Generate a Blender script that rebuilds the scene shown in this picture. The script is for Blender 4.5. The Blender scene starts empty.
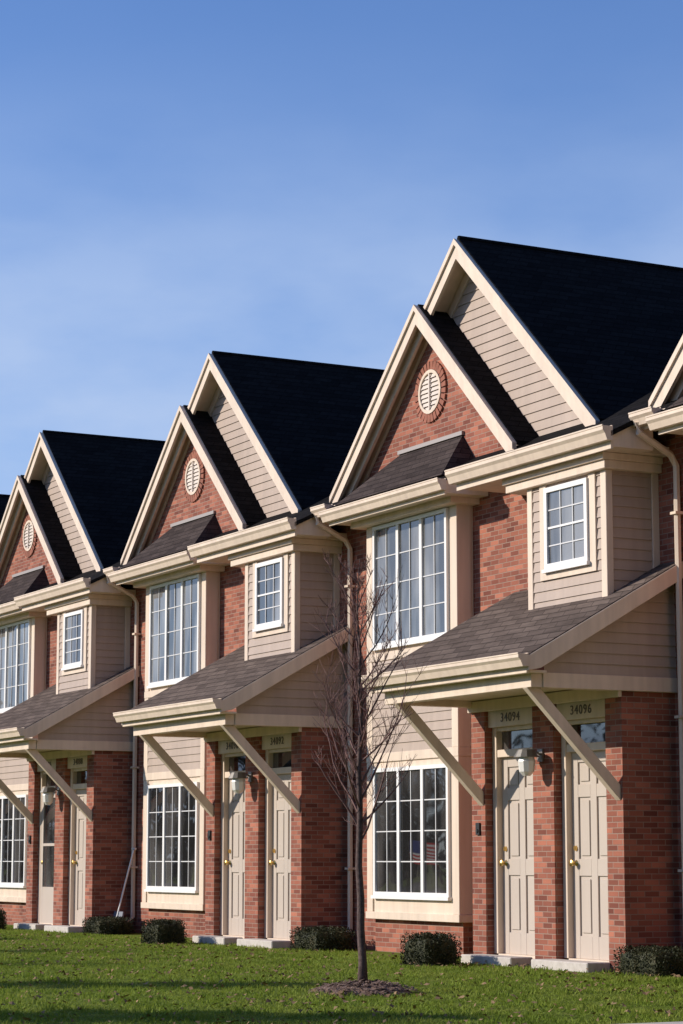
import bpy, math, random
from mathutils import Vector, Matrix
random.seed(7)
scene=bpy.context.scene
COL=scene.collection
# ------------------------------------------------------------------ materials
def newmat(name):
    m=bpy.data.materials.new(name); m.use_nodes=True
    nt=m.node_tree; b=nt.nodes['Principled BSDF']
    return m,nt,b
def N(nt,t,**k):
    n=nt.nodes.new(t)
    for a,v in k.items(): setattr(n,a,v)
    return n
def painted(name,col,rough=.55,var=.10,scale=3.0,spec=.3,bump=.0,streak=.0):
    m,nt,b=newmat(name)
    g=N(nt,'ShaderNodeNewGeometry')
    mp=N(nt,'ShaderNodeMapping'); mp.inputs['Scale'].default_value=(1,1,.35)
    nz=N(nt,'ShaderNodeTexNoise'); nz.inputs['Scale'].default_value=scale; nz.inputs['Detail'].default_value=6
    nt.links.new(g.outputs['Position'],mp.inputs['Vector']); nt.links.new(mp.outputs['Vector'],nz.inputs['Vector'])
    r=N(nt,'ShaderNodeValToRGB')
    r.color_ramp.elements[0].position=.3; r.color_ramp.elements[1].position=.7
    r.color_ramp.elements[0].color=tuple(c*(1-var) for c in col)+(1,)
    r.color_ramp.elements[1].color=tuple(min(1,c*(1+var*.6)) for c in col)+(1,)
    nt.links.new(nz.outputs['Fac'],r.inputs['Fac'])
    last=r.outputs['Color']
    if streak:
        m3=N(nt,'ShaderNodeMapping'); m3.inputs['Scale'].default_value=(9,9,.7)
        n3=N(nt,'ShaderNodeTexNoise'); n3.inputs['Scale'].default_value=1.5; n3.inputs['Detail'].default_value=5
        nt.links.new(g.outputs['Position'],m3.inputs['Vector']); nt.links.new(m3.outputs['Vector'],n3.inputs['Vector'])
        r3=N(nt,'ShaderNodeMapRange'); r3.inputs['From Min'].default_value=.35; r3.inputs['From Max'].default_value=.65; r3.inputs['To Min'].default_value=1-streak; r3.inputs['To Max'].default_value=1
        nt.links.new(n3.outputs['Fac'],r3.inputs['Value'])
        mx=N(nt,'ShaderNodeMix',data_type='RGBA',blend_type='MULTIPLY'); mx.inputs['Factor'].default_value=1
        nt.links.new(last,mx.inputs['A']); nt.links.new(r3.outputs[0],mx.inputs['B']); last=mx.outputs['Result']
    nt.links.new(last,b.inputs['Base Color'])
    b.inputs['Roughness'].default_value=rough; b.inputs['Specular IOR Level'].default_value=spec
    if bump:
        bp=N(nt,'ShaderNodeBump'); bp.inputs['Strength'].default_value=bump; bp.inputs['Distance'].default_value=.01
        n2=N(nt,'ShaderNodeTexNoise'); n2.inputs['Scale'].default_value=60
        nt.links.new(g.outputs['Position'],n2.inputs['Vector'])
        nt.links.new(n2.outputs['Fac'],bp.inputs['Height']); nt.links.new(bp.outputs['Normal'],b.inputs['Normal'])
    return m
def brickmat():
    m,nt,b=newmat('red_brick')
    g=N(nt,'ShaderNodeNewGeometry'); s=N(nt,'ShaderNodeSeparateXYZ')
    nt.links.new(g.outputs['Position'],s.inputs[0])
    a=N(nt,'ShaderNodeMath',operation='ADD'); nt.links.new(s.outputs[0],a.inputs[0]); nt.links.new(s.outputs[1],a.inputs[1])
    c=N(nt,'ShaderNodeCombineXYZ'); nt.links.new(a.outputs[0],c.inputs[0]); nt.links.new(s.outputs[2],c.inputs[1])
    BW,RH=.16,.052
    def bt(c1,c2,mo,off):
        br=N(nt,'ShaderNodeTexBrick'); br.inputs['Scale'].default_value=1
        br.inputs['Brick Width'].default_value=BW; br.inputs['Row Height'].default_value=RH
        br.inputs['Mortar Size'].default_value=.0055; br.inputs['Mortar Smooth'].default_value=.5; br.inputs['Bias'].default_value=0
        br.inputs['Color1'].default_value=c1; br.inputs['Color2'].default_value=c2; br.inputs['Mortar'].default_value=mo
        mp=N(nt,'ShaderNodeMapping'); mp.inputs['Location'].default_value=(off*BW*13,off*RH*44,0)
        nt.links.new(c.outputs[0],mp.inputs['Vector']); nt.links.new(mp.outputs['Vector'],br.inputs['Vector'])
        return br
    br=bt((.41,.155,.098,1),(.24,.080,.054,1),(.315,.22,.172,1),0)
    b2=bt((1.20,1.20,1.20,1),(.64,.61,.64,1),(1,1,1,1),1)
    nz=N(nt,'ShaderNodeTexNoise'); nz.inputs['Scale'].default_value=1.6; nz.inputs['Detail'].default_value=9; nz.inputs['Roughness'].default_value=.75
    nt.links.new(g.outputs['Position'],nz.inputs['Vector'])
    r=N(nt,'ShaderNodeValToRGB'); r.color_ramp.elements[0].position=.3; r.color_ramp.elements[1].position=.72
    r.color_ramp.elements[0].color=(.78,.78,.8,1); r.color_ramp.elements[1].color=(1.12,1.1,1.08,1)
    nt.links.new(nz.outputs['Fac'],r.inputs['Fac'])
    mx=N(nt,'ShaderNodeMix',data_type='RGBA',blend_type='MULTIPLY'); mx.inputs['Factor'].default_value=1
    nt.links.new(br.outputs['Color'],mx.inputs['A']); nt.links.new(b2.outputs['Color'],mx.inputs['B'])
    m2=N(nt,'ShaderNodeMix',data_type='RGBA',blend_type='MULTIPLY'); m2.inputs['Factor'].default_value=1
    nt.links.new(mx.outputs['Result'],m2.inputs['A']); nt.links.new(r.outputs['Color'],m2.inputs['B'])
    nt.links.new(m2.outputs['Result'],b.inputs['Base Color'])
    b.inputs['Roughness'].default_value=.85; b.inputs['Specular IOR Level'].default_value=.2
    bp=N(nt,'ShaderNodeBump'); bp.inputs['Strength'].default_value=.4; bp.inputs['Distance'].default_value=.008; bp.invert=True
    nt.links.new(br.outputs['Fac'],bp.inputs['Height']); nt.links.new(bp.outputs['Normal'],b.inputs['Normal'])
    return m
def shinglemat(name,c1,c2,cm):
    m,nt,b=newmat(name)
    g=N(nt,'ShaderNodeNewGeometry'); s=N(nt,'ShaderNodeSeparateXYZ')
    nt.links.new(g.outputs['Position'],s.inputs[0])
    a=N(nt,'ShaderNodeMath',operation='ADD'); nt.links.new(s.outputs[0],a.inputs[0]); nt.links.new(s.outputs[1],a.inputs[1])
    c=N(nt,'ShaderNodeCombineXYZ'); nt.links.new(a.outputs[0],c.inputs[0]); nt.links.new(s.outputs[2],c.inputs[1])
    br=N(nt,'ShaderNodeTexBrick'); br.inputs['Scale'].default_value=1
    br.inputs['Brick Width'].default_value=.28; br.inputs['Row Height'].default_value=.068
    br.inputs['Mortar Size'].default_value=.005; br.inputs['Bias'].default_value=-.1
    br.inputs['Color1'].default_value=c1+(1,); br.inputs['Color2'].default_value=c2+(1,); br.inputs['Mortar'].default_value=cm+(1,)
    nt.links.new(c.outputs[0],br.inputs['Vector'])
    nz=N(nt,'ShaderNodeTexNoise'); nz.inputs['Scale'].default_value=9; nz.inputs['Detail'].default_value=8; nz.inputs['Roughness'].default_value=.75
    mp=N(nt,'ShaderNodeMapping'); mp.inputs['Scale'].default_value=(.3,1,1.6)
    nt.links.new(g.outputs['Position'],mp.inputs['Vector']); nt.links.new(mp.outputs['Vector'],nz.inputs['Vector'])
    r=N(nt,'ShaderNodeValToRGB'); r.color_ramp.elements[0].position=.3; r.color_ramp.elements[1].position=.75
    r.color_ramp.elements[0].color=(.6,.6,.6,1); r.color_ramp.elements[1].color=(1.35,1.35,1.35,1)
    nt.links.new(nz.outputs['Fac'],r.inputs['Fac'])
    mx=N(nt,'ShaderNodeMix',data_type='RGBA',blend_type='MULTIPLY'); mx.inputs['Factor'].default_value=1
    nt.links.new(br.outputs['Color'],mx.inputs['A']); nt.links.new(r.outputs['Color'],mx.inputs['B'])
    nt.links.new(mx.outputs['Result'],b.inputs['Base Color'])
    b.inputs['Roughness'].default_value=.95; b.inputs['Specular IOR Level'].default_value=.05
    bp=N(nt,'ShaderNodeBump'); bp.inputs['Strength'].default_value=.6; bp.inputs['Distance'].default_value=.012
    nt.links.new(nz.outputs['Fac'],bp.inputs['Height']); nt.links.new(bp.outputs['Normal'],b.inputs['Normal'])
    return m
def glassmat(name,c0,c1,ior=2.1):
    m,nt,b=newmat(name)
    g=N(nt,'ShaderNodeNewGeometry')
    mp=N(nt,'ShaderNodeMapping'); mp.inputs['Scale'].default_value=(2.2,1,.5)
    nz=N(nt,'ShaderNodeTexNoise'); nz.inputs['Scale'].default_value=1.3; nz.inputs['Detail'].default_value=3
    nt.links.new(g.outputs['Position'],mp.inputs['Vector']); nt.links.new(mp.outputs['Vector'],nz.inputs['Vector'])
    r=N(nt,'ShaderNodeValToRGB'); r.color_ramp.elements[0].position=.40; r.color_ramp.elements[1].position=.62
    r.color_ramp.elements[0].color=c0+(1,); r.color_ramp.elements[1].color=c1+(1,)
    nt.links.new(nz.outputs['Fac'],r.inputs['Fac']); nt.links.new(r.outputs['Color'],b.inputs['Base Color'])
    b.inputs['Roughness'].default_value=.02; b.inputs['IOR'].default_value=ior
    n2=N(nt,'ShaderNodeTexNoise'); n2.inputs['Scale'].default_value=1.7; n2.inputs['Detail'].default_value=1
    nt.links.new(g.outputs['Position'],n2.inputs['Vector'])
    bp=N(nt,'ShaderNodeBump'); bp.inputs['Strength'].default_value=.12; bp.inputs['Distance'].default_value=.03
    nt.links.new(n2.outputs['Fac'],bp.inputs['Height']); nt.links.new(bp.outputs['Normal'],b.inputs['Normal'])
    return m
def simple(name,col,rough=.6,metal=0):
    m,nt,b=newmat(name); b.inputs['Base Color'].default_value=col+(1,); b.inputs['Roughness'].default_value=rough; b.inputs['Metallic'].default_value=metal
    return m
def noisemat(name,stops,scale,rough=.9,detail=8,bump=.5,dist=.02,spec=.2,trans=0):
    m,nt,b=newmat(name)
    g=N(nt,'ShaderNodeNewGeometry')
    nz=N(nt,'ShaderNodeTexNoise'); nz.inputs['Scale'].default_value=scale; nz.inputs['Detail'].default_value=detail; nz.inputs['Roughness'].default_value=.7
    nt.links.new(g.outputs['Position'],nz.inputs['Vector'])
    r=N(nt,'ShaderNodeValToRGB')
    els=r.color_ramp.elements
    els[0].position=stops[0][0]; els[0].color=stops[0][1]+(1,)
    els[1].position=stops[-1][0]; els[1].color=stops[-1][1]+(1,)
    for p,c in stops[1:-1]:
        e=els.new(p); e.color=c+(1,)
    nt.links.new(nz.outputs['Fac'],r.inputs['Fac']); nt.links.new(r.outputs['Color'],b.inputs['Base Color'])
    if bump:
        bp=N(nt,'ShaderNodeBump'); bp.inputs['Strength'].default_value=bump; bp.inputs['Distance'].default_value=dist
        nt.links.new(nz.outputs['Fac'],bp.inputs['Height']); nt.links.new(bp.outputs['Normal'],b.inputs['Normal'])
    b.inputs['Roughness'].default_value=rough; b.inputs['Specular IOR Level'].default_value=spec
    if trans:
        tr=N(nt,'ShaderNodeBsdfTranslucent'); ms=N(nt,'ShaderNodeMixShader'); ms.inputs[0].default_value=trans
        nt.links.new(r.outputs['Color'],tr.inputs['Color']); out=nt.nodes['Material Output']
        nt.links.new(b.outputs[0],ms.inputs[1]); nt.links.new(tr.outputs[0],ms.inputs[2]); nt.links.new(ms.outputs[0],out.inputs['Surface'])
    return m
BRICK=brickmat()
CREAM=painted('cream_trim',(.74,.60,.475),.5,.08,4,bump=.05,streak=.10)
SIDING=painted('beige_siding',(.445,.35,.287),.55,.07,3,streak=.08)
DOORM=painted('taupe_door_paint',(.52,.445,.38),.4,.05,3)
WHITE=painted('white_window_paint',(.80,.78,.76),.4,.04,5)
GRID=painted('window_grid_paint',(.66,.65,.645),.4,.04,5)
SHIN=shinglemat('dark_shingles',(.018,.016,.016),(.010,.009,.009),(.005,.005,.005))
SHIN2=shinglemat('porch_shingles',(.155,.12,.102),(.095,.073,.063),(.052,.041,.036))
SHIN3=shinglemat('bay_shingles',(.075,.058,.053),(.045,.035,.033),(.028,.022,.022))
GLASS=glassmat('window_glass_dark',(.018,.017,.017),(.085,.078,.074))
GLASSU=glassmat('window_glass_pale',(.055,.06,.067),(.25,.25,.25),2.3)  # pale base colour holds sky reflection, plus curtains behind the upper panes
BRASS=simple('brass',(.70,.48,.16),.3,1)
BLACK=simple('black_metal',(.03,.03,.03),.4,.3)
GREYM=simple('grey_metal',(.25,.24,.23),.4,.5)
FROST=simple('frosted_glass',(.78,.76,.72),.25)
FLASH=simple('grey_flashing',(.33,.29,.27),.5,.1)
NUMM=simple('dark_numerals',(.12,.095,.08),.5)
CONC=noisemat('concrete',[(.3,(.44,.40,.36)),(.7,(.60,.55,.50))],12,bump=.2,dist=.005)
BARK=noisemat('bark',[(.3,(.06,.040,.037)),(.7,(.17,.12,.11))],30,bump=.6)
TWIG=simple('twig',(.165,.085,.075),.8)
LEAFB=noisemat('boxwood_leaf',[(.35,(.018,.022,.010)),(.55,(.042,.045,.018)),(.72,(.10,.075,.038))],9,rough=.6,bump=0)
MULCH=noisemat('mulch',[(.3,(.10,.062,.048)),(.5,(.25,.165,.13)),(.7,(.42,.31,.26))],26,bump=1,dist=.05)
# ------------------------------------------------------------------ mesh helper
OX,OY=-20.9,12.7
class M:
    def __init__(s,ox=0,oy=0): s.v=[];s.f=[];s.m=[];s.ox=ox;s.oy=oy
    def face(s,pts,mi=0):
        i=len(s.v); s.v+= [tuple(p) for p in pts]; s.f.append(list(range(i,i+len(pts)))); s.m.append(mi)
    def box(s,x0,x1,y0,y1,z0,z1,mi=0):
        i=len(s.v)
        s.v+=[(x0,y0,z0),(x1,y0,z0),(x1,y1,z0),(x0,y1,z0),(x0,y0,z1),(x1,y0,z1),(x1,y1,z1),(x0,y1,z1)]
        for q in ((0,3,2,1),(4,5,6,7),(0,1,5,4),(1,2,6,5),(2,3,7,6),(3,0,4,7)):
            s.f.append([i+k for k in q]); s.m.append(mi)
    def prism(s,poly,axis,a,b,mi=0):
        def P(p,t):
            if axis=='y': return (p[0],t,p[1])
            if axis=='x': return (t,p[0],p[1])
            return (p[0],p[1],t)
        n=len(poly); i=len(s.v)
        s.v+=[P(p,a) for p in poly]+[P(p,b) for p in poly]
        s.f.append([i+k for k in range(n)][::-1]); s.m.append(mi)
        s.f.append([i+n+k for k in range(n)]); s.m.append(mi)
        for k in range(n):
            s.f.append([i+k,i+(k+1)%n,i+n+(k+1)%n,i+n+k]); s.m.append(mi)
    def tube(s,pts,rads,n=6,mi=0,cap=True):
        rings=[]
        for j,p in enumerate(pts):
            p=Vector(p)
            d=(Vector(pts[min(j+1,len(pts)-1)])-Vector(pts[max(j-1,0)]))
            if d.length<1e-6: d=Vector((0,0,1))
            d.normalize()
            up=Vector((0,0,1)) if abs(d.z)<.9 else Vector((1,0,0))
            u=d.cross(up).normalized(); w=d.cross(u)
            i=len(s.v); r=rads[j]
            for k in range(n):
                t=2*math.pi*k/n
                s.v.append(tuple(p+u*math.cos(t)*r+w*math.sin(t)*r))
            rings.append(i)
        for a,b in zip(rings,rings[1:]):
            for k in range(n):
                s.f.append([a+k,a+(k+1)%n,b+(k+1)%n,b+k]); s.m.append(mi)
        if cap:
            s.f.append([rings[0]+k for k in range(n)][::-1]); s.m.append(mi)
            s.f.append([rings[-1]+k for k in range(n)]); s.m.append(mi)
    def lap(s,axis,fixed,z0,z1,fn,step=.1,mi=0,dep=.014):
        z=z0
        while z<z1-.005:
            zt=min(z+step,z1)
            a0,a1=fn(z); b0,b1=fn(zt)
            def P(a,o,zz):
                return (a,fixed-o,zz) if axis=='y' else (fixed+o,a,zz)
            q=[P(a0,dep,z),P(a1,dep,z),P(b1,0.001,zt),P(b0,0.001,zt)]
            s.face(q,mi)
            s.face([P(a0,0.0,z),P(a1,0.0,z),P(a1,dep,z),P(a0,dep,z)],mi)
            z=zt
    def done(s,name,mats,parent=None,smooth=False,bevel=0,fix=True):
        me=bpy.data.meshes.new(name)
        me.from_pydata([(x-s.ox,y-s.oy,z) for x,y,z in s.v],[],s.f)
        for m in mats: me.materials.append(m)
        me.polygons.foreach_set('material_index',s.m)
        if fix:
            import bmesh
            bm=bmesh.new(); bm.from_mesh(me); bmesh.ops.recalc_face_normals(bm,faces=bm.faces); bm.to_mesh(me); bm.free()
        if smooth: me.polygons.foreach_set('use_smooth',[True]*len(me.polygons))
        me.update()
        o=bpy.data.objects.new(name,me); COL.objects.link(o)
        if bevel:
            bv=o.modifiers.new('bevel','BEVEL'); bv.width=bevel; bv.segments=1; bv.limit_method='ANGLE'
        if parent: o.parent=parent
        return o
def H(): return M(OX,OY)
# ------------------------------------------------------------------ house template (absolute numbers of one house)
root=bpy.data.objects.new('townhouse',None); COL.objects.link(root)
XL,XR=-24.15,-17.60
D=6.55
PARTS=[]
def part(m,name,mats,parent=None,**k):
    o=m.done(name,mats,parent or root,**k); PARTS.append(o); return o
def roofz(y): return 5.40+.5*(y-12.85)
w=H()
w.box(XL,XR,12.7,21.6,-.05,5.28)
CX,ZP,SL=-22.05,7.20,.925         # front gable
BX,BZ,BS=-21.32,7.80,.92         # rear gable
hw=(ZP-.10-5.28)/SL
w.prism([(CX-hw,5.28),(CX+hw,5.28),(CX,ZP-.10)],'y',12.7,12.97)
w.box(-20.29,-20.03,12.1,12.7,-.05,2.6)
w.box(-19.13,-18.76,12.1,12.7,-.05,2.6)
w.box(-17.87,XR,12.1,12.7,-.05,2.6)
w.box(-23.2,-21.26,12.56,12.7,-.05,.38)
part(w,'brick_wall',[BRICK])
s=H()
s.lap('y',12.85,5.25,7.71,lambda z:(BX-(7.71-z)/BS-.02,BX+(7.71-z)/BS+.02),.105)
part(s,'gable_siding',[SIDING],fix=False)
# bay window box
b=H()
b.box(-23.24,-21.22,12.5,12.699,.40,4.85)
b.box(-23.27,-21.19,12.47,12.699,.36,.44)
b.box(-23.26,-21.20,12.478,12.699,2.10,2.20)
b.box(-23.26,-21.20,12.478,12.699,3.24,3.33)
for z0,z1 in ((.44,2.10),(2.2,3.24),(3.33,4.83)):
    b.box(-23.255,-23.12,12.482,12.5,z0,z1); b.box(-21.34,-21.205,12.482,12.66,z0,z1)
b.box(-23.26,-21.20,12.475,12.699,4.83,4.87)
part(b,'bay_window_box',[CREAM],bevel=.004)
s=H(); s.lap('y',12.496,2.2,3.24,lambda z:(-23.12,-21.34),.1)
part(s,'bay_siding',[SIDING],fix=False)
# small upper box
b=H()
b.box(-19.15,-17.81,12.12,12.7,3.2,4.66)
part(b,'upper_box_wall',[SIDING])
s=H()
s.lap('y',12.115,3.3,4.64,lambda z:(-19.08,-17.88),.1)
s.lap('x',-17.805,3.3,4.64,lambda z:(12.15,12.69),.1)
part(s,'upper_box_siding',[SIDING],fix=False)
b=H()
b.box(-19.17,-19.08,12.095,12.2,3.3,4.64); b.box(-17.88,-17.785,12.095,12.17,3.3,4.64)
b.box(-17.80,-17.785,12.62,12.70,3.6,4.64)
b.box(-19.48,-17.72,12.04,12.695,4.64,4.72)
b.box(-19.50,-17.70,12.01,12.695,4.721,4.787)
part(b,'upper_box_trim',[CREAM],bevel=.004)
# roofs
r=H()
def slab_y(m,x0,x1,y0,y1,t=.05,mi=0):
    m.prism([(y0,roofz(y0)),(y1,roofz(y1)),(y1,roofz(y1)-t),(y0,roofz(y0)-t)],'x',x0,x1,mi)
EX=-17.42
slab_y(r,XL,XR,12.40,17.3)
slab_y(r,-23.96,-23.56,12.17,12.40)
r.prism([(12.14,5.015),(12.40,roofz(12.40)),(12.40,roofz(12.40)-.05),(12.14,4.975)],'x',-23.559,-20.88)
slab_y(r,-20.27,EX+.02,11.90,12.40)
zr=roofz(17.3)
r.prism([(17.3,zr),(22.0,zr-2.35),(22.0,zr-2.4),(17.3,zr-.05)],'x',XL,XR)
def gable_roof(m,cx,zp,sl,hw,y0,y1,t=.05):
    for sg in (-1,1):
        m.prism([(cx,zp),(cx+sg*hw,zp-sl*hw),(cx+sg*hw,zp-sl*hw-t),(cx,zp-t)],'y',y0,y1)
gable_roof(r,CX,ZP,SL,2.04,12.5,15.0)
gable_roof(r,BX,BZ,BS,2.70,12.6,17.5)
r.tube([(BX,12.6,BZ+.0),(BX,17.5,BZ+.0)],[.03,.03],6)
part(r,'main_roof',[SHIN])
# bay skirt roof
r=H()
yb,yt=12.17,12.7
tb,tt=5.07,5.62
A=[(-23.45,yb,tb),(-20.98,yb,tb),(-21.42,yt,tt),(-22.82,yt,tt)]
r.face(A); r.face([A[1],(-20.98,yt,tb),A[2]]); r.face([A[0],A[3],(-23.45,yt,tb)])
r.face([(-23.45,yt,tb),(-20.98,yt,tb),A[1],A[0]])
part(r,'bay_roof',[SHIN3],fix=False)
r=H()
r.box(-22.84,-21.39,12.665,12.7,5.612,5.655)
part(r,'roof_flashing',[FLASH])
def rake(m,cx,zp,sl,hw,y0,y1,top,wd):
    for sg in (-1,1):
        m.prism([(cx,zp-top),(cx+sg*hw,zp-top-sl*hw),(cx+sg*hw,zp-top-sl*hw-wd),(cx,zp-top-wd)],'y',y0,y1)
k=H()
rake(k,CX,ZP,SL,2.05,12.465,12.50,.018,.22)
rake(k,CX,ZP,SL,2.06,12.44,12.464,.012,.07)
rake(k,CX,ZP,SL,1.98,12.501,12.70,.052,.035)
rake(k,CX,ZP,SL,1.92,12.672,12.70,.09,.20)
rake(k,BX,BZ,BS,2.71,12.565,12.60,.018,.22)
rake(k,BX,BZ,BS,2.72,12.54,12.564,.012,.07)
rake(k,BX,BZ,BS,2.66,12.601,12.86,.052,.035)
rake(k,BX,BZ,BS,2.60,12.825,12.86,.09,.16)
part(k,'rake_board',[CREAM])
# eaves
e=H()
e.box(-20.89,-20.26,12.43,12.7,5.00,5.09); e.box(-20.89,-20.26,12.405,12.43,4.97,5.15)
e.box(-23.97,-23.56,12.26,12.698,4.99,5.05); e.box(-23.97,-23.56,12.235,12.26,4.96,5.10)
e.box(-23.555,-20.895,12.18,12.698,4.865,4.965)
e.box(-23.56,-20.89,12.155,12.18,4.845,4.985)
e.prism([(12.18,4.965),(12.698,4.965),(12.698,5.24),(12.18,5.0)],'x',-23.555,-23.53)
e.prism([(12.18,4.965),(12.698,4.965),(12.698,5.24),(12.18,5.0)],'x',-20.92,-20.895)
e.box(-23.38,-21.08,12.34,12.698,4.80,4.864)
e.box(-20.25,XR-.004,11.95,12.7,4.79,4.87)
e.box(XR-.004,EX-.02,11.95,12.4,4.79,4.87)
e.box(-20.25,EX-.02,11.925,11.95,4.77,4.925)
e.prism([(11.95,4.87),(12.4,4.87),(12.4,5.12),(11.95,4.90)],'x',EX-.05,EX-.02)
e.prism([(11.95,4.87),(12.4,4.87),(12.4,5.12),(11.95,4.90)],'x',-20.25,-20.22)
part(e,'eave_soffit',[CREAM])
def gutter(m,x0,x1,yb,zt,h=.12,d=.12):
    prof=[(yb,zt),(yb,zt-h),(yb-.55*d,zt-h),(yb-.75*d,zt-.55*h),(yb-.95*d,zt-.35*h),(yb-.95*d,zt-.12*h),(yb-d,zt-.1*h),(yb-d,zt),(yb-d+.012,zt),(yb-d+.012,zt-.06*h),(yb-.012,zt-.06*h),(yb-.012,zt)]
    m.prism(prof,'x',x0,x1)
g=H(); gutter(g,-23.975,-23.61,12.234,5.115,.125,.12); part(g,'gutter',[CREAM])
g=H(); gutter(g,-23.60,-20.85,12.154,5.01,.125,.115); part(g,'gutter',[CREAM])
g=H(); gutter(g,-20.29,EX+.02,11.924,4.98,.14,.12); part(g,'gutter',[CREAM])
d=H()
d.tube([(-23.90,12.17,5.02),(-23.91,12.18,4.93),(-23.97,12.58,4.76),(-23.98,12.65,4.66),(-23.98,12.65,.22),(-23.98,12.5,.10)],[.033]*6,6)
for z in (.9,2.3,4.2): d.box(-24.025,-23.935,12.60,12.7,z,z+.025)
part(d,'downspout',[CREAM])
# porch roof
PX0,PX1=-20.40,-17.43
def pz(y): return 2.82+.556*(y-10.98)
p=H()
p.prism([(10.97,pz(10.97)),(12.7,pz(12.7)),(12.7,pz(12.7)-.06),(10.97,pz(10.97)-.06)],'x',PX0,PX1)
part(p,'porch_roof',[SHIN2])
p=H()
for xa,xb in ((PX0-.012,PX0+.02),(PX1-.02,PX1+.012)):
    p.prism([(10.985,pz(10.985)-.012),(12.7,pz(12.7)-.012),(12.7,pz(12.7)-.17),(11.12,pz(11.12)-.19),(10.985,2.68)],'x',xa,xb)
p.box(PX0+.02,PX1-.02,10.985,11.01,2.66,2.80)
p.box(PX0+.02,PX1-.02,11.01,11.2,2.665,2.69)
p.box(-20.30,-17.56,11.10,11.22,2.545,2.665)
p.box(-17.66,-17.545,11.221,12.695,2.545,2.68)
p.box(-20.32,-20.21,11.221,12.695,2.545,2.68)
p.box(-20.20,-17.67,11.225,12.69,2.61,2.64)
p.box(-20.30,-17.59,12.06,12.099,2.49,2.6)
p.box(-20.027,-19.133,12.14,12.36,2.33,2.605); p.box(-18.757,-17.873,12.14,12.36,2.33,2.605)
part(p,'porch_trim',[CREAM],bevel=.003)
s=H()
def endfn(z):
    y=10.98+(z+.17-2.82)/.556
    return (max(11.24,y),12.695)
s.lap('x',-17.57,2.68,3.60,endfn,.1)
part(s,'porch_end_siding',[SIDING],fix=False)
g=H(); gutter(g,PX0-.02,PX1+.02,10.984,2.835,.12,.115); part(g,'gutter',[CREAM])
for xb in (-20.13,-17.71):
    q=H()
    q.prism([(11.10,2.545),(11.24,2.545),(12.098,1.687),(12.098,1.547)],'x',xb,xb+.08)
    part(q,'porch_brace',[CREAM],bevel=.004)
# windows
def window(x0,x1,z0,z1,y,sashes,cols,rows,fw=.042,mid=None,gm_=None):
    f=H()
    f.box(x0,x0+fw,y-.035,y-.001,z0,z1); f.box(x1-fw,x1,y-.035,y-.001,z0,z1)
    f.box(x0+fw,x1-fw,y-.035,y-.001,z0,z0+fw); f.box(x0+fw,x1-fw,y-.035,y-.001,z1-fw,z1)
    f.box(x0-.02,x1+.02,y-.055,y-.001,z0-.035,z0-.001)
    T=(x1-x0-2*fw); segs=[]; a=x0+fw
    for q in range(sashes): segs.append((a,a+T/sashes)); a+=T/sashes
    for i,(a,bb) in enumerate(segs):
        if i: f.box(a-.028,a+.028,y-.032,y-.004,z0+fw,z1-fw)
        c0=a+(.028 if i else 0); c1=bb-(.028 if i<sashes-1 else 0)
        for j in range(1,cols):
            xx=c0+(c1-c0)*j/cols; f.box(xx-.006,xx+.006,y-.0185,y-.012,z0+fw,z1-fw,1)
        for j in range(1,rows):
            zz=z0+fw+(z1-z0-2*fw)*j/rows
            if mid and j==mid: f.box(c0,c1,y-.024,y-.0085,zz-.010,zz+.010)
            else: f.box(c0,c1,y-.018,y-.0125,zz-.006,zz+.006,1)
    fo=part(f,'window',[WHITE,GRID])
    gl=H()
    for (a,bb) in segs:
        a+=.004; bb-=.008; t=random.uniform(-.002,.002)
        gl.face([(a,y-.009+t,z0+fw),(bb,y-.009-t,z0+fw),(bb,y-.009-t,z1-fw),(a,y-.009+t,z1-fw)])
    o=gl.done('glass',[gm_],fo); PARTS.append(o)
    return fo
window(-23.08,-21.40,3.40,4.79,12.5,3,2,4,gm_=GLASSU)
window(-23.08,-21.40,.62,2.03,12.5,3,2,4,gm_=GLASS)
window(-18.82,-18.07,3.80,4.60,12.10,1,3,4,.05,2,gm_=GLASSU)
t=H()
t.box(-18.93,-18.82,12.088,12.118,3.70,4.637); t.box(-18.07,-17.96,12.088,12.118,3.70,4.637)
t.box(-18.82,-18.07,12.088,12.118,3.70,3.76)
part(t,'window_casing',[CREAM])
# round gable vent
v=H()
def ring(m,cx,cz,r0,r1,y0,y1,n=28,mi=0):
    for i in range(n):
        a=2*math.pi*i/n; c=2*math.pi*(i+1)/n
        P=lambda r,t,y:(cx+r*math.cos(t),y,cz+r*math.sin(t))
        m.face([P(r0,a,y0),P(r1,a,y0),P(r1,c,y0),P(r0,c,y0)],mi)
        m.face([P(r1,a,y0),P(r1,a,y1),P(r1,c,y1),P(r1,c,y0)],mi)
        m.face([P(r0,a,y0),P(r0,c,y0),P(r0,c,y1),P(r0,a,y1)],mi)
VX,VZ=-22.10,6.22
for i in range(28):
    a=2*math.pi*i/28+.025; c=2*math.pi*(i+1)/28-.025
    P=lambda r,t,y:(VX+r*math.cos(t),y,VZ+r*math.sin(t))
    v.face([P(.255,a,12.675),P(.35,a,12.675),P(.35,c,12.675),P(.255,c,12.675)],0)
    v.face([P(.35,a,12.675),P(.35,a,12.7),P(.35,c,12.7),P(.35,c,12.675)],0)
ring(v,VX,VZ,.215,.252,12.665,12.70,28,1)
for i in range(8):
    z=-.19+i*.052; h=math.sqrt(max(.001,.217**2-(z+.01)**2))
    v.face([(VX-h,12.672,VZ+z-.02),(VX+h,12.672,VZ+z-.02),(VX+h,12.69,VZ+z+.03),(VX-h,12.69,VZ+z+.03)],2)
v.box(VX-.012,VX+.012,12.660,12.67,VZ-.21,VZ+.21,2)
v.box(VX-.19,VX+.19,12.694,12.698,VZ-.14,VZ+.14,2)
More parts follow.
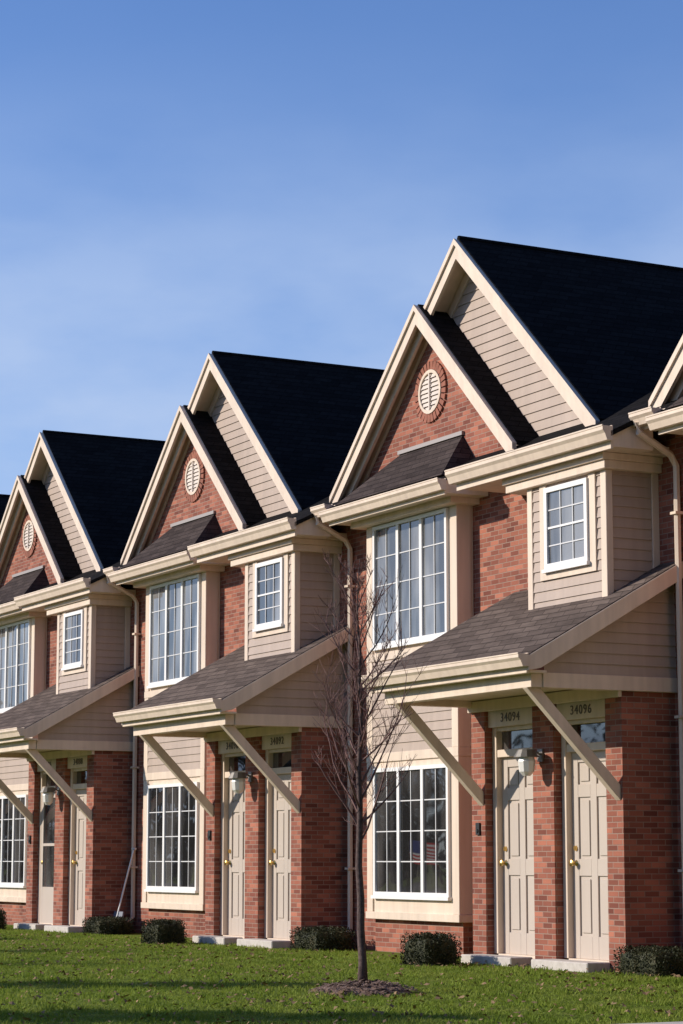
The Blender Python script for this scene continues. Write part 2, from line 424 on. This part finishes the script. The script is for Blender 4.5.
part(v,'round_gable_vent',[painted('vent_brick',(.31,.115,.075),.8,.3,14),CREAM,painted('vent_paint',(.66,.57,.50),.5)],fix=False)
# doors
def door(x0,x1,z0=.09,z1=2.03):
    f=H()
    f.box(x0,x0+.075,12.19,12.36,z0,2.33); f.box(x1-.075,x1,12.19,12.36,z0,2.33)
    f.box(x0+.075,x1-.075,12.20,12.36,z1,z1+.075); f.box(x0+.075,x1-.075,12.205,12.36,2.29,2.33)
    f.box(x0+.075,x1-.075,12.19,12.40,.06,z0)
    part(f,'door_frame',[CREAM],bevel=.003)
    tr=H(); tr.face([(x0+.075,12.26,z1+.075),(x1-.075,12.26,z1+.075),(x1-.075,12.26,2.29),(x0+.075,12.26,2.29)])
    part(tr,'transom_window',[GLASS])
    a,b_=x0+.077,x1-.077; W=b_-a
    d=H(); d.box(a,b_,12.272,12.31,z0,z1)
    st=.105
    cols=[(a,a+st),(a+W/2-st/2,a+W/2+st/2),(b_-st,b_)]
    for c0,c1 in cols: d.box(c0,c1,12.255,12.271,z0,z1)
    rows=[(z0,.30),(.86,1.02),(1.60,1.72),(1.93,z1)]
    for i in range(2):
        c0,c1=cols[i][1],cols[i+1][0]
        for r0,r1 in rows: d.box(c0,c1,12.2555,12.271,r0,r1)
        for (r0,r1) in ((.30,.86),(1.02,1.60),(1.72,1.93)):
            d.box(c0+.03,c1-.03,12.260,12.2715,r0+.03,r1-.03)
    do=part(d,'door',[DOORM],bevel=.003)
    h=H()
    h.tube([(a+.06,12.253,.98),(a+.06,12.235,.98),(a+.06,12.21,.98),(a+.06,12.19,.98),(a+.06,12.183,.98)],[.03,.012,.026,.03,.012],10)
    o=h.done('handle',[BRASS],do); PARTS.append(o)
    h=H(); h.tube([(a+.06,12.253,1.12),(a+.06,12.235,1.12)],[.026,.022],10)
    o=h.done('deadbolt',[BRASS],do); PARTS.append(o)
door(-20.028,-19.132); door(-18.758,-17.872)
for a,b_ in ((-20.10,-19.16),(-18.80,-17.84)):
    st=H(); st.box(a,b_,11.84,12.098,-.02,.085); st.box(max(a,-20.02 if a<-19.5 else -18.75),b_-.04,12.098,12.19,-.02,.06)
    part(st,'door_step',[CONC],bevel=.01)
l=H(); lx=-18.97
l.box(lx-.045,lx+.045,12.08,12.099,1.95,2.07,0)
l.tube([(lx,12.08,2.02),(lx,12.0,2.06),(lx,11.93,2.06)],[.012]*3,6,0)
l.tube([(lx,11.93,2.075),(lx,11.93,2.06),(lx,11.93,1.99)],[.03,.085,.125],12,0)
part(l,'wall_lantern',[GREYM]); lo=PARTS[-1]
l=H(); l.tube([(lx,11.93,1.995),(lx,11.93,1.95),(lx,11.93,1.85),(lx,11.93,1.81)],[.07,.085,.072,.035],10,0)
o=l.done('lamp_glass',[FROST],lo); PARTS.append(o)
l=H(); l.box(-20.19,-20.12,12.08,12.099,1.26,1.38); l.tube([(-20.155,12.07,1.30),(-20.155,12.08,1.30)],[.02,.02],8)
part(l,'doorbell_plate',[BLACK])
root.location=(OX,OY,0)
# ------------------------------------------------------------------ copies
LAB={0:"red brick townhouse with cream bay box beside a walk",1:"red brick townhouse with cream trim, doors numbered 34094 and 34096",
2:"red brick townhouse with cream trim, doors numbered 34090 and 34092",3:"red brick townhouse with a dark glazed storm door",
4:"red brick townhouse with cream trim and dark gable roofs"}
NUMS={0:('34098','34100'),1:('34094','34096'),2:('34090','34092'),3:('34086','34088'),4:('34082','34084')}
def number(txt,parent,x):
    cu=bpy.data.curves.new('t','FONT'); cu.body=txt; cu.size=.125; cu.extrude=.003; cu.align_x='CENTER'; cu.align_y='CENTER'; cu.space_character=1.2
    to=bpy.data.objects.new('t',cu); COL.objects.link(to)
    bpy.context.view_layer.update()
    dg=bpy.context.evaluated_depsgraph_get()
    me=bpy.data.meshes.new_from_object(to.evaluated_get(dg))
    me.transform(Matrix.Translation((x-OX,12.136-OY,2.415))@Matrix.Rotation(math.pi/2,4,'X'))
    me.materials.clear(); me.materials.append(NUMM)
    bpy.data.objects.remove(to)
    o=bpy.data.objects.new('house_number',me); COL.objects.link(o); o.parent=parent
houses={1:root}
for k in (0,2,3,4):
    r2=root.copy(); COL.objects.link(r2); r2.location=(OX-D*(k-1),OY,0)
    mp={root:r2}
    for o in PARTS:
        c=o.copy(); COL.objects.link(c); c.parent=mp[o.parent]; mp[o]=c
    houses[k]=r2
for k,h in houses.items():
    h['label']=LAB[k]; h['category']='house'; h['group']='row of attached brick townhouses'
    number(NUMS[k][0],h,-19.60); number(NUMS[k][1],h,-18.33)
sd_=H()
x0,x1=-19.95,-19.21
sd_.box(x0,x0+.09,12.195,12.225,.09,2.03); sd_.box(x1-.09,x1,12.195,12.225,.09,2.03)
sd_.box(x0+.09,x1-.09,12.196,12.224,.09,.62); sd_.box(x0+.09,x1-.09,12.196,12.224,1.93,2.03); sd_.box(x0+.09,x1-.09,12.196,12.224,1.22,1.26)
so_=sd_.done('storm_door',[DOORM],houses[3]); so_['label']='storm door with dark glass panels'
gg=H(); gg.face([(x0+.09,12.21,.62),(x1-.09,12.21,.62),(x1-.09,12.21,1.93),(x0+.09,12.21,1.93)]); gg.done('glass',[GLASS],so_)
# ------------------------------------------------------------------ ground
def sheet(name,x0,x1,y0,y1,z,mat):
    m=M(); m.face([(x0,y0,z),(x1,y0,z),(x1,y1,z),(x0,y1,z)]); o=m.done(name,[mat]); o['kind']='structure'; return o
LAWN=noisemat('lawn',[(.25,(.06,.08,.014)),(.5,(.12,.16,.024)),(.75,(.19,.20,.05))],4,rough=.95,bump=.3,dist=.01,spec=.05)
sheet('ground',-900,900,-900,900,0,LAWN)
sheet('pavement',-11.93,-10.6,-6,12.6,.02,CONC)
sheet('road',-300,300,-16,-7,.008,noisemat('asphalt',[(.3,(.045,.045,.047)),(.7,(.065,.063,.06))],40,bump=.2,dist=.004))
gm=M()
GR=noisemat('grass_blade',[(.28,(.10,.155,.018)),(.48,(.20,.275,.035)),(.64,(.29,.33,.065)),(.78,(.42,.36,.17))],1.6,rough=.7,bump=0,detail=12,spec=.15,trans=.4)
rnd=random.random
from mathutils import noise as mno
TX,TY=-15.90,8.50
cnt=0
while cnt<120000:
    x=-11.5-rnd()**1.3*26; y=3.5+rnd()*8.6
    if y<.30*-x: continue
    if x>-12.0 and y<12.6: continue
    if (x-TX)**2+(y-TY)**2<.14: continue
    cl_=mno.noise(Vector((x*2.2,y*2.2,0)))+.6*mno.noise(Vector((x*7,y*7,3)))
    cnt+=1
    a=rnd()*6.283; h=max(.006,(.008+.022*rnd())*(1+1.1*cl_)); wd=.004+.004*rnd(); lx,ly=(rnd()-.5)*.05,(rnd()-.5)*.05
    c,s_=math.cos(a)*wd,math.sin(a)*wd
    i=len(gm.v)
    gm.v+=[(x-c,y-s_,0),(x+c,y+s_,0),(x+lx,y+ly,h)]; gm.f.append([i,i+1,i+2]); gm.m.append(0)
go=gm.done('grass',[GR],fix=False); go['kind']='stuff'
fl=M()
for i in range(4200):
    x=-12-rnd()*18; y=4+rnd()*8
    if y<.3*-x: continue
    if mno.noise(Vector((x*.9,y*.9,9)))<-.05 and rnd()<.7: continue
    a=rnd()*6.28; r_=.012+.020*rnd(); z=.02+.014*rnd()
    fl.face([(x+math.cos(a+t)*r_*(1 if k%2 else .6),y+math.sin(a+t)*r_*(1 if k%2 else .6),z+(rnd()-.5)*.03) for k,t in enumerate((0,1.57,3.14,4.71))])
fo=fl.done('fallen_leaves',[noisemat('dry_leaf',[(.3,(.14,.08,.04)),(.7,(.40,.27,.15))],5,bump=0)],fix=False); fo['kind']='stuff'
# ------------------------------------------------------------------ trees
def branchy(name,loc,height,r0,spread,nb,start,twigs,seed,label,group=None,lean=.0,ntw=3,elr=(42,66),grav=.07,thin=1.0):
    R=random.Random(seed)
    e=bpy.data.objects.new(name,None); COL.objects.link(e); e.location=loc
    t=M(); pts=[];rad=[]
    n=14; ox=oy=0
    for i in range(n+1):
        f_=i/n; ox+=R.uniform(-1,1)*height*.006; oy+=R.uniform(-1,1)*height*.006
        pts.append(Vector((ox+lean*f_,oy,f_*height))); rad.append(r0*(1-f_)**.8+.003*height/4*thin+ (r0*.35 if i==0 else 0))
    t.tube(pts,rad,8)
    to=t.done('trunk',[BARK],e,smooth=True)
    c=M()
    def at(f_):
        x=f_*n; i=min(int(x),n-1); return pts[i].lerp(pts[i+1],x-i)
    for j in range(nb):
        f_=start+(0.97-start)*(j+R.random()*.6)/nb
        az=j*2.4+R.uniform(-.5,.5)
        L=spread*(1-f_)**.55*R.uniform(.55,1.2)*1.25
        el=math.radians(R.uniform(*elr))
        p=at(f_); q=[p]; dr=Vector((math.cos(az)*math.cos(el),math.sin(az)*math.cos(el),math.sin(el)))
        m_=6
        for s_ in range(m_):
            dr=(dr+Vector((R.uniform(-.16,.16),R.uniform(-.16,.16),grav+R.uniform(-.1,.1)))).normalized()
            q.append(q[-1]+dr*L/m_)
        rb=(r0*.26*(1-f_)**.6+.003*height/4)*thin
        c.tube(q,[rb*(1-k_/m_)**.8+.0018*height/4*thin for k_ in range(m_+1)],5,cap=False)
        for w_ in range(twigs):
            g_=R.uniform(.15,1); x=g_*m_; i=min(int(x),m_-1); b0=q[i].lerp(q[i+1],x-i)
            a2=R.uniform(0,6.28); e2=R.uniform(.2,1.3)
            d2=(Vector((math.cos(a2)*math.cos(e2),math.sin(a2)*math.cos(e2),math.sin(e2)))+dr*.4).normalized()
            l2=L*R.uniform(.2,.55)*(1.15-g_*.5); qq=[b0]
            for s_ in range(3):
                d2=(d2+Vector((R.uniform(-.2,.2),R.uniform(-.2,.2),R.uniform(-.05,.2)))).normalized(); qq.append(qq[-1]+d2*l2/3)
            c.tube(qq,[k_*height/4*thin for k_ in (.0030,.0026,.0022,.0016)],4,cap=False)
            for u_ in range(ntw):
                i=R.choice([1,2]); a3=R.uniform(0,6.28); d3=(d2+Vector((math.cos(a3),math.sin(a3),.4))*.8).normalized()
                c.tube([qq[i],qq[i]+d3*l2*.25,qq[i]+d3*l2*.45+Vector((0,0,.02))],[k_*height/4*thin for k_ in (.0021,.0018,.0013)],3,cap=False)
    c.done('crown',[TWIG],e)
    e['label']=label; e['category']='tree'
    if group: e['group']=group
    return e
branchy('young_tree',(TX,TY,0),3.35,.033,1.05,38,.33,9,3,"slender bare young tree in a ring of mulch",lean=-.05,ntw=3,elr=(30,64),grav=.10,thin=1.0)
mm=M()
R=random.Random(5); n=40; rings=7
for j in range(rings+1):
    rr=.41*(1-j/rings)
    for i in range(n):
        a=2*math.pi*i/n; wob=1+.08*math.sin(3*a+1)+R.uniform(-.03,.03)
        mm.v.append((rr*wob*math.cos(a),rr*wob*math.sin(a),(.08*(1-(1-j/rings)**2)+R.uniform(0,.018)) if j else -.01))
for j in range(rings):
    for i in range(n):
        a=j*n+i; b_=j*n+(i+1)%n; mm.f.append([a,b_,b_+n,a+n]); mm.m.append(0)
for i in range(600):
    a=R.uniform(0,6.28); rr=.42*math.sqrt(R.random()); x,y=rr*math.cos(a),rr*math.sin(a); z=.08*(1-(rr/.42)**2)+.012
    L=R.uniform(.01,.03); W=L*.35; an=R.uniform(0,3.14); t=R.uniform(-.012,.02)
    cx,sx=math.cos(an),math.sin(an)
    mm.face([(x-cx*L-sx*W,y-sx*L+cx*W,z),(x+cx*L-sx*W,y+sx*L+cx*W,z+t),(x+cx*L+sx*W,y+sx*L-cx*W,z+t),(x-cx*L+sx*W,y-sx*L-cx*W,z)])
mo=mm.done('mulch_bed',[MULCH],fix=False); mo.location=(TX+.01,TY,0)
mo['label']="low ring of brown wood mulch around a young tree"; mo['category']='mulch'
# shrubs
def shrub_mesh(seed,lx,ly,h):
    R=random.Random(seed); m=M()
    def shape(u,v):
        x=math.cos(u)*math.cos(v); y=math.sin(u)*math.cos(v); z=math.sin(v)
        p=8; k=(abs(x)**p+abs(y)**p+abs(z)**p)**(-1/p); return x*k,y*k,z*k
    for i in range(5200):
        u=R.uniform(0,6.283); v=math.asin(R.uniform(0,1)); x,y,z=shape(u,v)
        k=R.uniform(.86,1.03)*(1+.03*math.sin(5*u+seed)+.03*math.sin(9*u+3*v))
        P=Vector((x*lx*k,y*ly*k,max(.01,z*h*k)))
        s_=R.uniform(.007,.014)
        d1=Vector((R.uniform(-1,1),R.uniform(-1,1),R.uniform(-1,1))).normalized(); d2=d1.cross(Vector((R.uniform(-1,1),R.uniform(-1,1),R.uniform(-1,1)))).normalized()
        m.face([P-d1*s_,P+d2*s_*.6,P+d1*s_,P-d2*s_*.6])
    nu,nv=24,8; i0=len(m.v)
    for a in range(nv+1):
        for b_ in range(nu):
            x,y,z=shape(6.283*b_/nu,1.5*a/nv); m.v.append((x*lx*.87,y*ly*.87,z*h*.87))
    for a in range(nv):
        for b_ in range(nu):
            m.f.append([i0+a*nu+b_,i0+a*nu+(b_+1)%nu,i0+(a+1)*nu+(b_+1)%nu,i0+(a+1)*nu+b_]); m.m.append(0)
    return m
def put_shrub(x,y,seed,lx,ly,h):
    o=shrub_mesh(seed,lx,ly,h).done('boxwood_shrub',[LEAFB],fix=False); o.location=(x,y,0)
    o['label']="low clipped boxwood shrub beside a brick wall"; o['category']='shrub'; o['group']='clipped shrubs along the house fronts'
for k in range(0,5):
    if k>0: put_shrub(-19.86-D*(k-1),11.36,11+k,.25,.22,.28+.012*(k%2))
    put_shrub(-17.21-D*(k-1),12.18,31+k,.34,.28,.225+.012*(k%3))
# snow shovel
sh=bpy.data.objects.new('snow_shovel',None); COL.objects.link(sh); sh.location=(-30.52,12.40,0)
m=M(); m.tube([(0,0,.2),(.02,.12,.7),(.03,.235,1.15)],[.014]*3,6); m.tube([(-.04,.235,1.17),(.10,.235,1.17)],[.014,.014],6); m.done('handle',[FROST],sh)
m=M(); m.prism([(-.02,.0),(.02,.02),(.05,.30),(.03,.30)],'x',-.16,.16); m.done('blade',[simple('blue_grey_plastic',(.2,.22,.26),.5)],sh)
sh['label']="grey snow shovel leaning against brick house wall"; sh['category']='shovel'
# small flag on the lawn, seen mirrored in a window
fg=bpy.data.objects.new('garden_flag',None); COL.objects.link(fg); fg.location=(-30.2,8.1,0)
m=M(); m.tube([(0,0,0),(0,0,1.36)],[.01,.008],6); m.done('pole',[GREYM],fg)
RED=noisemat('red_cloth',[(.3,(.50,.03,.03)),(.7,(.6,.05,.05))],4,bump=0,trans=.6); WHC=noisemat('white_cloth',[(.3,(.75,.75,.75)),(.7,(.8,.8,.8))],4,bump=0,trans=.6); BLC=noisemat('blue_cloth',[(.3,(.02,.04,.2)),(.7,(.03,.05,.25))],4,bump=0,trans=.5)
m=M(); Wd,Hd=.56,.36; ux,uy=.489,-.873
def FP(u,v):
    wv=.025*math.sin(u*9+v*2)*u/Wd
    return (ux*u+uy*wv*-1,uy*u+ux*wv,1.33-v-.10*u)
for st in range(13):
    v0,v1=Hd*st/13,Hd*(st+1)/13
    for q in range(10):
        u0,u1=Wd*q/10,Wd*(q+1)/10
        mi=2 if (q<4 and st<7) else st%2
        m.face([FP(u0,v0),FP(u1,v0),FP(u1,v1),FP(u0,v1)],mi)
m.done('flag_cloth',[RED,WHC,BLC],fg,fix=False)
fg['label']="small striped flag on a thin pole in the lawn"; fg['category']='flag'
# trees that shade the grass
for i,(x,y,h,sp) in enumerate(((-29.5,1.0,4.4,1.9),(-17.6,-1.0,4.2,2.0),(-26.3,.2,4.2,1.8))):
    branchy('street_tree',(x,y,0),h,.10,sp,36,.22,12,40+i,"bare leafless street tree standing on the lawn",'bare trees along the street',ntw=3,thin=1.6)
SPR=noisemat('spruce_needles',[(.3,(.015,.03,.014)),(.7,(.04,.065,.03))],6,bump=0)
for i,(x,y,h,rr) in enumerate(((-23.2,-2.0,5.9,1.25),(-18.9,-2.2,5.3,1.2),(-28.0,-2.6,5.2,1.1))):
    e=bpy.data.objects.new('evergreen_tree',None); COL.objects.link(e); e.location=(x,y,0)
    t=M(); t.tube([(0,0,0),(0,0,h*.97)],[.1,.02],7); t.done('trunk',[BARK],e)
    c=M(); R=random.Random(70+i)
    for j in range(90):
        f_=.06+.92*(j/90); az=j*2.4+R.uniform(-.4,.4); L=rr*(1-f_)**.6*R.uniform(.8,1.15)+.08
        for q in range(60):
            g_=R.random()**.7; P=Vector((math.cos(az)*L*g_,math.sin(az)*L*g_,f_*h-.25*L*g_+R.uniform(-.08,.05)))+Vector((R.uniform(-1,1),R.uniform(-1,1),0))*.12*rr
            s_=R.uniform(.06,.12)
            d1=Vector((math.cos(az)+R.uniform(-.6,.6),math.sin(az)+R.uniform(-.6,.6),R.uniform(-.4,.2))).normalized(); d2=d1.cross(Vector((R.uniform(-1,1),R.uniform(-1,1),1))).normalized()
            c.face([P-d1*s_,P+d2*s_*.35,P+d1*s_,P-d2*s_*.35])
    c.done('crown',[SPR],e,fix=False)
    e['label']="narrow green evergreen tree standing on the lawn"; e['category']='tree'; e['group']='evergreens along the street'
wd=M(); R=random.Random(9)
def woodtree(x,y,h,wr,nq,smin,smax):
    wd.tube([(x,y,0),(x,y,h*.8)],[.22,.05],5)
    for j in range(nq):
        z=R.uniform(.05,1)*h; rr=wr*math.sin(math.pi*min(1,max(.1,(z/h+.1)/1.15)))**.6
        a=R.uniform(0,6.28); q=rr*math.sqrt(R.random()); P=Vector((x+q*math.cos(a),y+q*math.sin(a),z)); s_=R.uniform(smin,smax)
        d1=Vector((R.uniform(-1,1),R.uniform(-1,1),R.uniform(-.3,1))).normalized(); d2=d1.cross(Vector((R.uniform(-1,1),R.uniform(-1,1),R.uniform(-1,1)))).normalized()
        wd.face([P-d1*s_,P+d2*s_*.35,P+d1*s_,P-d2*s_*.35])
for i in range(150):
    x=R.uniform(-150,-34); y=R.uniform(-60,-18)
    if x<-70: y=R.uniform(-50,2)
    woodtree(x,y,R.uniform(5,8.5),R.uniform(1.4,2.8),130,.2,.5)
for i in range(90):  # unseen tree belt, added to block low sky and darken right-facing walls
    woodtree(R.uniform(2.5,16),R.uniform(-16,40),R.uniform(11,15),R.uniform(2.2,3.4),260,.5,.9)
wo=wd.done('woodland_and_sky_blockers',[noisemat('winter_woodland',[(.3,(.012,.012,.010)),(.7,(.035,.033,.026))],1.5,bump=0)],fix=False); wo['kind']='stuff'
# ------------------------------------------------------------------ light
EL,TH=math.radians(24),math.radians(30)
sd=Vector((-math.sin(TH)*math.cos(EL),-math.cos(TH)*math.cos(EL),math.sin(EL)))
sl=bpy.data.lights.new('sun','SUN'); sl.energy=5.0; sl.angle=math.radians(.5); sl.color=(1,.91,.79)
so=bpy.data.objects.new('sun',sl); COL.objects.link(so); so.rotation_euler=sd.to_track_quat('Z','Y').to_euler(); so.location=(-20,-10,20)
wld=bpy.data.worlds.new('World'); scene.world=wld; wld.use_nodes=True
nt=wld.node_tree; bg=nt.nodes['Background']
sk=N(nt,'ShaderNodeTexSky',sky_type='NISHITA'); sk.sun_disc=False; sk.sun_elevation=EL; sk.sun_rotation=math.radians(180+30)
sk.air_density=1.0; sk.dust_density=.3; sk.ozone_density=2.0
tint=N(nt,'ShaderNodeMix',data_type='RGBA',blend_type='MULTIPLY'); tint.inputs['Factor'].default_value=1; tint.inputs['B'].default_value=(.94,1.18,1.68,1)
nt.links.new(sk.outputs[0],tint.inputs['A'])
tc=N(nt,'ShaderNodeTexCoord'); mp=N(nt,'ShaderNodeMapping'); mp.inputs['Scale'].default_value=(3.0,3.0,7.5); mp.inputs['Rotation'].default_value=(.2,.15,0)
nz=N(nt,'ShaderNodeTexNoise'); nz.inputs['Scale'].default_value=2.6; nz.inputs['Detail'].default_value=6; nz.inputs['Roughness'].default_value=.5
nt.links.new(tc.outputs['Generated'],mp.inputs['Vector']); nt.links.new(mp.outputs['Vector'],nz.inputs['Vector'])
rm=N(nt,'ShaderNodeMapRange'); rm.inputs['From Min'].default_value=.34; rm.inputs['From Max'].default_value=.62; rm.inputs['To Min'].default_value=.45; rm.inputs['To Max'].default_value=1.0
nt.links.new(nz.outputs['Fac'],rm.inputs['Value'])
sp=N(nt,'ShaderNodeSeparateXYZ'); nt.links.new(tc.outputs['Generated'],sp.inputs[0])
r2=N(nt,'ShaderNodeMapRange'); r2.interpolation_type='SMOOTHSTEP'; r2.inputs['From Min'].default_value=.16; r2.inputs['From Max'].default_value=.36; r2.inputs['To Min'].default_value=1; r2.inputs['To Max'].default_value=.03
nt.links.new(sp.outputs[2],r2.inputs['Value'])
mu=N(nt,'ShaderNodeMath',operation='MULTIPLY'); nt.links.new(rm.outputs[0],mu.inputs[0]); nt.links.new(r2.outputs[0],mu.inputs[1])
cl=N(nt,'ShaderNodeMix',data_type='RGBA'); cl.inputs['B'].default_value=(4.8,6.1,8.7,1)
nt.links.new(mu.outputs[0],cl.inputs['Factor']); nt.links.new(tint.outputs['Result'],cl.inputs['A'])
nt.links.new(cl.outputs['Result'],bg.inputs['Color'])
bg.inputs['Strength'].default_value=.10
# ------------------------------------------------------------------ camera
cam=bpy.data.cameras.new('camera'); co=bpy.data.objects.new('camera',cam); COL.objects.link(co)
cam.sensor_fit='HORIZONTAL'; cam.sensor_width=36; cam.lens=2307/683*36; cam.clip_end=3000; cam.clip_start=.1
co.location=(0,0,1.0); co.rotation_euler=(math.radians(90)+math.atan(349/2307),0,math.radians(62.4))
scene.camera=co
scene.view_settings.view_transform='Standard'; scene.view_settings.look='None'; scene.view_settings.exposure=0
